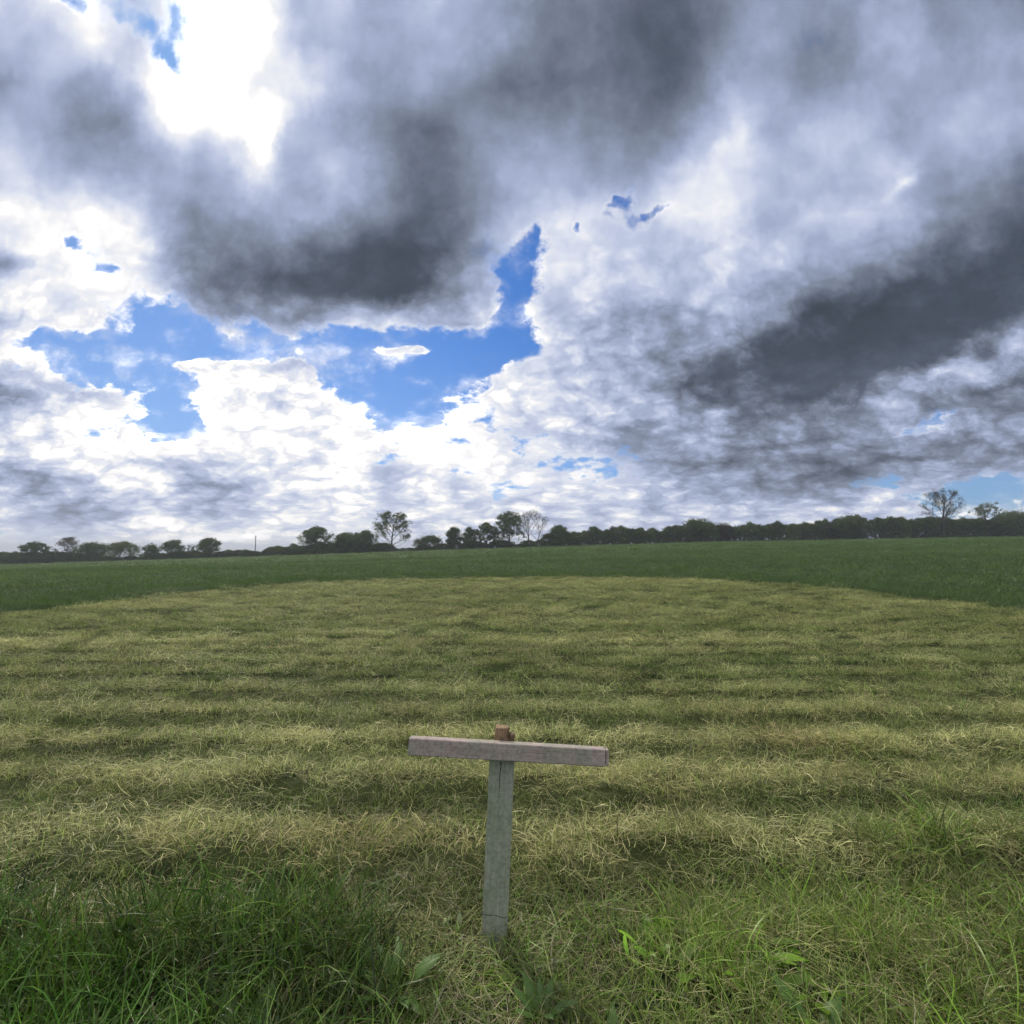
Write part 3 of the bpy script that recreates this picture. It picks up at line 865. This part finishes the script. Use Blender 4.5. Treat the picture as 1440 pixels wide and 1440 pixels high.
def build_trees():
    bark = bark_material()
    L_dark = leaf_material("foliage_dark", (.050, .082, .027, 1), (.140, .195, .062, 1))
    L_mid = leaf_material("foliage_spring", (.066, .105, .030, 1), (.180, .220, .068, 1))
    L_dry = leaf_material("foliage_bud", (.045, .045, .026, 1), (.090, .082, .045, 1))

    def tree(name, px, wpx, top_px, base, Y, label, cat, leafmat, seed, group="trees along the far edge of the field", **kw):
        x, z = place(px, Y)
        H = (base - top_px) * PX2M * Y; W = wpx * (.98 if px < 320 else 1.12) * PX2M * Y
        if px < 320: H *= 1.12
        if leafmat is not L_dry:
            kw['leaves'] = int(kw['leaves'] * 1.55); kw['leaf'] = kw.get('leaf', .42) * 1.1; kw['fill'] = int(kw['fill'] * 1.5)
        else:
            kw['leaves'] = int(kw['leaves'] * 1.4)
        root = bpy.data.objects.new(name, None); COL.objects.link(root)
        root.empty_display_size = 1
        root.location = (x, Y, z)
        root.rotation_euler.z = (seed * 1.7) % 6.28
        tag(root, label, cat, group)
        tk, cr = tree_parts(seed, H, W, **kw)
        link("trunk", tk, bark, root); link("crown", cr, leafmat, root)
        return root

    D = dict
    # --- singled-out trees, west to east: bearing, width, top, base
    tree("round_tree", 49, 36, 766, 792, 188, "broad flat-domed dark tree at the far left end of the hedge", "tree", L_dark, 11, bare_h=0.12, limbs=9, leaves=4200, puff=.14, top=.6, flat=.7, fill=30)
    tree("pointed_tree", 95, 31, 760, 791, 191, "pointed twiggy tree just right of the domed tree at the far left", "tree", L_dry, 12, bare_h=.12, limbs=11, leaves=2600, twigs=2, leaf=.32, top=.9, fill=30)
    tree("hedge_tree", 131, 44, 767, 789, 190, "wide low tree beginning the long dark clump left of the hedge gap", "tree", L_dark, 13, bare_h=.08, limbs=10, leaves=4200, stems=2, fill=60)
    tree("hedge_tree", 172, 46, 766, 788, 191, "wide low tree ending the long dark clump beside the hedge gap", "tree", L_mid, 14, bare_h=.08, limbs=10, leaves=4000, stems=2, gap=.15, fill=55)
    tree("hedge_tree", 212, 21, 768, 787, 190, "small round tree standing just right of the hedge gap", "tree", L_dark, 15, bare_h=.12, leaves=2400, puff=.16, fill=30)
    tree("hedge_tree", 243, 32, 764, 787, 189, "dome-topped tree with forked stems, left of the highest part of the low hedge", "tree", L_dark, 16, bare_h=0.1, leaves=3200, stems=2, fill=30)
    tree("hedge_tree", 270, 16, 766, 785, 193, "thin pale half-bare tree between two dark hedge trees on the left", "tree", L_dry, 17, bare_h=.2, leaves=900, twigs=2, leaf=.3, fill=12)
    tree("hedge_tree", 294, 34, 761, 785, 190, "dark bushy tree a little left of the thin utility pole", "tree", L_dark, 18, bare_h=.05, leaves=3800, limbs=11, puff=.15, fill=50)
    tree("round_tree", 444, 41, 744, 780, 186, "tall egg-shaped dark tree standing alone right of the utility pole", "tree", L_dark, 19, bare_h=0.04, limbs=14, leaves=8000, puff=0.11, top=.8, fill=120)
    tree("round_tree", 487, 34, 752, 779, 188, "broad bushy tree left of the tall spreading oak, outer one of the pair", "tree", L_dark, 20, bare_h=.04, limbs=11, leaves=6000, puff=.15, fill=80)
    tree("round_tree", 511, 32, 749, 778, 190, "broad bushy tree touching the left side of the tall spreading oak", "tree", L_dark, 21, bare_h=.04, limbs=11, leaves=6000, puff=.15, fill=80)
    tree("spreading_oak", 551, 50, 723, 778, 187, "tall spreading oak with an open crown and visible limbs left of the middle", "tree", L_mid, 22, bare_h=0.2, limbs=13, subs=5, twigs=2, leaves=5200, leaf=.36, puff=0.085, gap=.15, top=.74, fill=34)
    tree("round_tree", 603, 36, 757, 776, 189, "low domed tree alone in the dip between the spreading oak and the tree group", "tree", L_dark, 23, bare_h=0.02, leaves=3600, puff=.15, fill=45)
    tree("column_tree", 638, 20, 745, 775, 187, "narrow dark upright tree at the left end of the middle tree group", "tree", L_dark, 24, bare_h=.05, limbs=12, leaves=4600, puff=.17, top=.8, fill=70)
    tree("column_tree", 660, 18, 746, 775, 187, "narrow dark upright tree, second from the left in the middle group", "tree", L_dark, 25, bare_h=.06, limbs=12, leaves=4400, puff=.17, top=.8, fill=70)
    tree("round_tree", 684, 32, 740, 774, 189, "half-open rounded tree beside the biggest oak of the middle group", "tree", L_mid, 26, bare_h=0.05, limbs=12, leaves=4400, twigs=1, puff=.10, gap=.2, top=.72, fill=40)
    tree("spreading_oak", 716, 42, 725, 774, 187, "biggest oak of the middle group with a heavy dark crown", "tree", L_dark, 27, bare_h=0.12, limbs=14, subs=5, twigs=1, leaves=7500, leaf=.38, puff=.10, gap=.08, top=.72, fill=60)
    tree("bare_tree", 749, 42, 723, 773, 189, "tall nearly leafless tree with upright stems touching the biggest oak", "tree", L_dry, 28, bare_h=.26, limbs=9, subs=6, twigs=6, leaves=1700, leaf=.26, puff=0.08, stems=3, top=.85, fill=14)
    tree("hedge_tree", 787, 30, 745, 772, 189, "dark bushy tree directly right of the tall nearly leafless tree", "tree", L_dark, 29, bare_h=.04, leaves=4800, limbs=11, puff=.15, fill=70)
    tree("hedge_tree", 983, 46, 734, 764, 190, "highest rounded bump of the long hedge on the right", "tree", L_dark, 30, bare_h=.04, leaves=6500, limbs=12, puff=.14, fill=90)
    tree("hedge_tree", 1017, 26, 736, 763, 192, "pale half-bare tree right of the highest bump of the long hedge", "tree", L_dry, 31, bare_h=.12, leaves=1700, twigs=3, leaf=.3, stems=2, fill=20)
    tree("hedge_tree", 1199, 42, 727, 759, 189, "sprawling brighter green tree beside the notch in the right-hand hedge", "tree", L_mid, 32, bare_h=.10, leaves=5200, limbs=12, stems=2, puff=.12, gap=.1, fill=60)
    tree("bare_tree", 1328, 48, 689, 757, 187, "tallest thinly leaved tree with a round twiggy crown rising above the right-hand hedge", "tree", L_dry, 33, bare_h=0.3, limbs=15, subs=6, twigs=6, leaves=4200, leaf=.26, puff=.085, stems=1, top=.80, fill=16)
    tree("bare_tree", 1392, 38, 710, 757, 188, "smaller half-bare tree right of the tallest twiggy tree above the right-hand hedge", "tree", L_mid, 34, bare_h=.28, limbs=10, subs=5, twigs=4, leaves=2200, leaf=.3, puff=.08, gap=.2, top=.75, fill=14)
    tree("hedge_tree", 1430, 50, 724, 757, 189, "dense dark tree closing the hedge at the far right edge", "tree", L_dark, 35, bare_h=.03, leaves=6000, limbs=12, puff=.15, fill=80)

    # --- hedge bushes: prototypes, then copies with their trunks and crowns
    protos = []
    for i in range(7):
        tk, cr = tree_parts(60 + i, 5.0, 6.4, bare_h=.02, limbs=7, subs=3, twigs=1 if i % 3 == 0 else 0, leaves=4200, leaf=.42, puff=.14, stems=2 + i % 2, top=.85, flat=.9, fill=120)
        tk.materials.append(bark); cr.materials.append((L_dark, L_dark, L_mid, L_dark, L_dry, L_dark, L_dark)[i])
        protos.append((tk, cr))
    rnd = random.Random(5)
    def hedge(x0, x1, tops, step, label, group, Y0=190):
        px = x0
        while px < x1:
            Y = Y0 + rnd.uniform(-1.6, 3.5)
            top = float(np.interp(px, [t[0] for t in tops], [t[1] for t in tops])) + rnd.uniform(-3.6, 3.2)
            x, z = place(px, Y)
            # height that reaches the hedge line from the ground there
            v = (720 - top) / 720.0
            t = Y / (math.cos(PITCH) - v * math.sin(PITCH))
            H = max(EYE + t * (math.sin(PITCH) + v * math.cos(PITCH)) - z, 1.6)
            tk, cr = rnd.choice(protos)
            root = bpy.data.objects.new("hedge_bush", None); COL.objects.link(root)
            root.location = (x, Y, z - .35); root.rotation_euler.z = rnd.uniform(0, 6.28)
            s = rnd.uniform(.75, 1.2) * min(max(H / 5.0 + .25, .5), 1.0); root.scale = (s, s, H / 5.0)
            tag(root, label, "bush", group)
            link("trunk", tk, None, root); link("crown", cr, None, root)
            px += step * rnd.uniform(.75, 1.25)
    hedge(-120, 205, [(-40, 777), (30, 778), (110, 778), (205, 781)], 9, "low dark bush in the thin far hedge left of the hedge gap", "low hedge bushes on the left")
    hedge(206, 425, [(206, 780), (260, 777), (310, 775), (345, 774), (362, 775), (380, 768), (425, 767)], 8, "low dark bush in the thin far hedge around the utility pole", "low hedge bushes around the pole")
    hedge(426, 770, [(426, 767), (480, 765), (530, 766), (570, 769), (620, 765), (640, 764), (770, 760)], 8, "low bush filling the hedge beneath the tall trees in the middle", "low hedge bushes under the middle trees")
    hedge(772, 1222, [(772, 749), (800, 747), (812, 750), (830, 744), (875, 744), (930, 746), (985, 738), (1030, 741), (1060, 738), (1111, 737), (1160, 734), (1222, 733)], 10, "dense dark bush within the long unbroken hedge right of the middle trees", "bushes of the long right-hand hedge")
    hedge(1236, 1560, [(1236, 733), (1262, 729), (1300, 730), (1350, 732), (1400, 730), (1480, 724)], 10, "dense dark bush in the hedge below the tall twiggy trees on the right", "hedge bushes below the bare trees")

    # --- thin pole in the hedge
    x, z = place(359, 188)
    Hp = (779 - 749) * PX2M * 188
    T = Tubes(); T.add([(0, 0, -.5), (0, 0, Hp * .5), (.02, 0, Hp)], [.17, .145, .11], 10)
    T.add([(.02, 0, Hp), (.02, 0, Hp + .05)], [.11, .02], 10)
    root = bpy.data.objects.new("utility_pole", None); COL.objects.link(root); root.location = (x, 188, z)
    tag(root, "thin bare utility pole rising above the low hedge on the left", "pole")
    link("pole", T.mesh("pole"), bark, root)
    T = Tubes(); T.add([(-.42, 0, Hp - .35), (.46, 0, Hp - .35)], [.05, .05], 6)
    link("crossarm", T.mesh("crossarm"), bark, root)
    for sx in (-.36, .02, .40):
        zb = Hp - .30 if sx != .02 else Hp + .04
        T = Tubes(); T.add([(sx, 0, zb), (sx, 0, zb + .06), (sx, 0, zb + .12), (sx, 0, zb + .18)], [.03, .06, .06, .02], 8)
        link("insulator", T.mesh("insulator"), bark, root)
if DO_TREES:
    build_trees()

# ------------------------------------------------------------------ T-shaped marker post
import bmesh
def bevel_box(bm, x0, x1, y0, y1, z0, z1, bev=.004, seg=2, jitter=0.0, seed=0, cuts=0):
    b2 = bmesh.new()
    r = bmesh.ops.create_cube(b2, size=1.0)
    for v in b2.verts:
        v.co = Vector((x0 + (v.co.x + .5) * (x1 - x0), y0 + (v.co.y + .5) * (y1 - y0), z0 + (v.co.z + .5) * (z1 - z0)))
    if bev: bmesh.ops.bevel(b2, geom=b2.edges[:], offset=bev, segments=seg, profile=.5, affect='EDGES')
    if jitter:
        for v in b2.verts:
            n = mnoise.noise_vector(v.co * 23 + Vector((seed, 0, 0))); v.co += n * jitter
    tmp = bpy.data.meshes.new("tmp"); b2.to_mesh(tmp); bm.from_mesh(tmp); bpy.data.meshes.remove(tmp); b2.free()

def wood_material(name, c1, c2, c3, blot, grain_axis='Z', scale=1.0):
    M = Mat(name)
    p = M.n('ShaderNodeTexCoord').outputs['Object']
    sc = {'Z': (30, 30, 1.6), 'X': (1.6, 30, 30)}[grain_axis]
    g = M.noise(p, 3.0 * scale, 6, .65, sc=sc)
    f = M.noise(p, 60, 4, .7)
    bl = M.noise(p, 14, 5, .65, sc=(1, 1, .8) if grain_axis == 'Z' else (1.2, 1, .5))
    c = M.mix(M.rng(g, .3, .72), c1, c2)
    c = M.mix(M.math('MULTIPLY', M.rng(bl, .44, .66), blot), c, c3)
    c = M.mix(M.rng(f, .25, .6, .0, 1.), M.mix(.45, c, (.05, .05, .045, 1)), c)
    gs = M.noise(p, 9.0 * scale, 5, .7, sc={'Z': (14, 14, .5), 'X': (.5, 14, 14)}[grain_axis])
    c = M.mix(M.rng(gs, .56, .70, 0., .55), c, (.045, .045, .036, 1))
    lich = M.noise(p, 55, 3, .5)
    c = M.mix(M.rng(lich, .66, .74, 0., .6), c, (.50, .52, .42, 1))
    b = M.n('ShaderNodeBsdfPrincipled'); M.L.new(c, b.inputs['Base Color'])
    b.inputs['Roughness'].default_value = .82; b.inputs['Specular IOR Level'].default_value = .3
    M.L.new(M.bump(M.math('MULTIPLY_ADD', f, .5, g), .5, .0025), b.inputs['Normal'])
    M.surf(b.outputs[0]); return M.m

def build_marker():
    LEAN = R(2.5)
    root = bpy.data.objects.new("wooden_marker_post", None); COL.objects.link(root)
    gz = float(ground_z(np.array([-.085]), np.array([2.21]))[0])
    root.location = (-.072, 2.21, gz)
    root.rotation_euler = (R(-1.0), LEAN, R(-2.0))
    tag(root, "T-shaped grey wooden marker post with a flat crossbar standing in the grass", "marker post")
    zt = .845 - gz
    m_post = wood_material("weathered_green_wood", (.28, .300, .215, 1), (.37, .385, .295, 1), (.24, .295, .185, 1), .6)
    m_bar = wood_material("weathered_pink_wood", (.36, .290, .25, 1), (.50, .412, .368, 1), (.31, .32, .24, 1), .75, 'X')
    m_raw = wood_material("split_raw_wood", (.21, .128, .068, 1), (.40, .275, .155, 1), (.10, .062, .036, 1), .8)
    m_dark = Mat("dark_gap"); d = m_dark.n('ShaderNodeBsdfPrincipled'); d.inputs['Base Color'].default_value = (.012, .011, .009, 1); d.inputs['Roughness'].default_value = 1; m_dark.surf(d.outputs[0])
    zb0, zb1 = zt - .112, zt - .043        # crossbar
    # post: long squared stake, front face cut by a drying crack that runs down from the bar
    bm = bmesh.new()
    bevel_box(bm, -.052, .052, -.030, .030, -.25, zb0 + .045, .003, 2, .0012, 1)
    me = bpy.data.meshes.new("post"); bm.to_mesh(me); bm.free()
    for f in me.polygons: f.use_smooth = False
    post = link("post", me, m_post, root)
    T = Tubes()
    T.add([(-.004, -.0302, zb0 + .0), (-.003, -.0304, zb0 - .035), (-.006, -.0304, zb0 - .07), (-.005, -.0302, zb0 - .115), (-.007, -.0298, zb0 - .15)], [.0014, .0016, .0013, .0010, .0003], 6)
    link("drying_crack", T.mesh("drying_crack"), m_dark.m, post)
    T = Tubes()
    T.add([(-.050, -.0302, .108), (-.030, -.0305, .104), (-.002, -.0304, .107), (.030, -.0304, .100), (.050, -.0302, .102)], [.0005, .0010, .0009, .0010, .0004], 6)
    link("cross_check", T.mesh("cross_check"), m_dark.m, post)
    # raw broken head that stands above the bar: high tongue on the left, low splinter on the right
    bm = bmesh.new()
    bevel_box(bm, -.0345, .0225, -.020, .026, zb0 + .046, zt, .003, 3, .007, 3)
    bevel_box(bm, .0245, .048, -.016, .020, zb0 + .047, zt - .020, .005, 2, .005, 9)
    me = bpy.data.meshes.new("broken_head"); bm.to_mesh(me); bm.free()
    hd = link("broken_head", me, m_raw, root)
    tag(hd, "split orange-brown raw wood end")
    # crossbar: board fixed to the front of the post, top edge eased, separate end block
    bm = bmesh.new()
    bevel_box(bm, -.386, .420, -.072, -.0325, zb0, zb1, .0055, 3, .0010, 4)
    me = bpy.data.meshes.new("crossbar"); bm.to_mesh(me); bm.free()
    bar = link("crossbar", me, m_bar, root)
    bm = bmesh.new()
    bevel_box(bm, .4225, .434, -.070, -.0345, zb0 + .002, zb1 - .003, .004, 2, .001, 6)
    me = bpy.data.meshes.new("end_block"); bm.to_mesh(me); bm.free()
    link("end_block", me, m_bar, bar)
build_marker()

# ------------------------------------------------------------------ broad-leaved weeds in the verge
def build_weeds():
    M = Mat("dock_leaf")
    p = M.n('ShaderNodeTexCoord').outputs['Object']
    c = M.mix(M.noise(p, 40, 4, .6), (.060, .135, .022, 1), (.130, .225, .045, 1))
    d = M.n('ShaderNodeBsdfPrincipled'); M.L.new(c, d.inputs['Base Color']); d.inputs['Roughness'].default_value = .5
    t = M.n('ShaderNodeBsdfTranslucent'); M.L.new(c, t.inputs[0])
    mx = M.n('ShaderNodeMixShader'); mx.inputs[0].default_value = .3
    M.L.new(d.outputs[0], mx.inputs[1]); M.L.new(t.outputs[0], mx.inputs[2]); M.surf(mx.outputs[0])
    spots = [(-.40, 1.93, .17, "broad-leaved green weed left of the marker post's foot"),
             (.10, 1.84, .14, "broad-leaved green weed just right of the marker post's foot"),
             (.30, 1.66, .14, "broad-leaved green weed at the lower edge, nearest the marker post"),
             (.98, 1.74, .18, "broad-leaved green weed in the light green grass on the right"),
             (-.86, 1.72, .18, "broad-leaved green weed in the dark lush grass on the left")]
    for k, (x, y, H, label) in enumerate(spots):
        rs = np.random.default_rng(200 + k); rnd = random.Random(k)
        z = float(ground_z(np.array([x]), np.array([y]))[0])
        root = bpy.data.objects.new("dock_plant", None); COL.objects.link(root); root.location = (x, y, z)
        tag(root, label, "weed", "broad-leaved weeds in the verge")
        for i in range(8):
            az = i * 2.4 + rnd.uniform(-.4, .4); L_ = H * rnd.uniform(.7, 1.2); wd = L_ * rnd.uniform(.20, .32)
            th0, th1 = R(rnd.uniform(8, 40)), R(rnd.uniform(55, 105)); n = 9
            V = []; q = []; pt = np.array([.006 * math.cos(az), .006 * math.sin(az), 0.])
            for j in range(n + 1):
                f = j / n; th = th0 + (th1 - th0) * f
                dd = np.array([math.sin(th) * math.cos(az), math.sin(th) * math.sin(az), math.cos(th)])
                if j: pt = pt + dd * L_ / n
                side = np.array([-math.sin(az), math.cos(az), 0]); up = np.cross(dd, side)
                w = .003 if f < .22 else wd * .5 * math.sin(math.pi * min(1, (f - .2) / .8) ** .75) + .001
                rip = .10 * w * math.sin(j * 2.1 + i)
                for a in (-1, -.5, 0, .5, 1):
                    V.append(pt + side * w * a - up * (w * .30 * abs(a) + rip * a))
                if j:
                    b = (j - 1) * 5
                    for a in range(4): q.append((b + a, b + a + 1, b + a + 6, b + a + 5))
            q = np.array(q); me = mesh_from("leaf", np.array(V), q.ravel(), np.arange(len(q)) * 4, np.full(len(q), 4), True)
            link("leaf", me, M.m, root)
if DO_GRASS:
    build_weeds()

# ------------------------------------------------------------------ haze over the field
def build_haze():
    bm = bmesh.new(); bevel_box(bm, -5600, 5600, -1400, 6900, -60, 32, 0)
    me = bpy.data.meshes.new("haze"); bm.to_mesh(me); bm.free()
    M = Mat("haze_air")
    v = M.n('ShaderNodeVolumePrincipled')
    v.inputs['Color'].default_value = (.80, .86, .95, 1)
    v.inputs['Density'].default_value = .0004
    v.inputs['Anisotropy'].default_value = .3
    M.L.new(v.outputs[0], M.out.inputs['Volume'])
    o = link("haze", me, M.m)
    tag(o, "thin pale haze lying over the whole field", "haze", kind='stuff')
if DO_HAZE:
    build_haze()
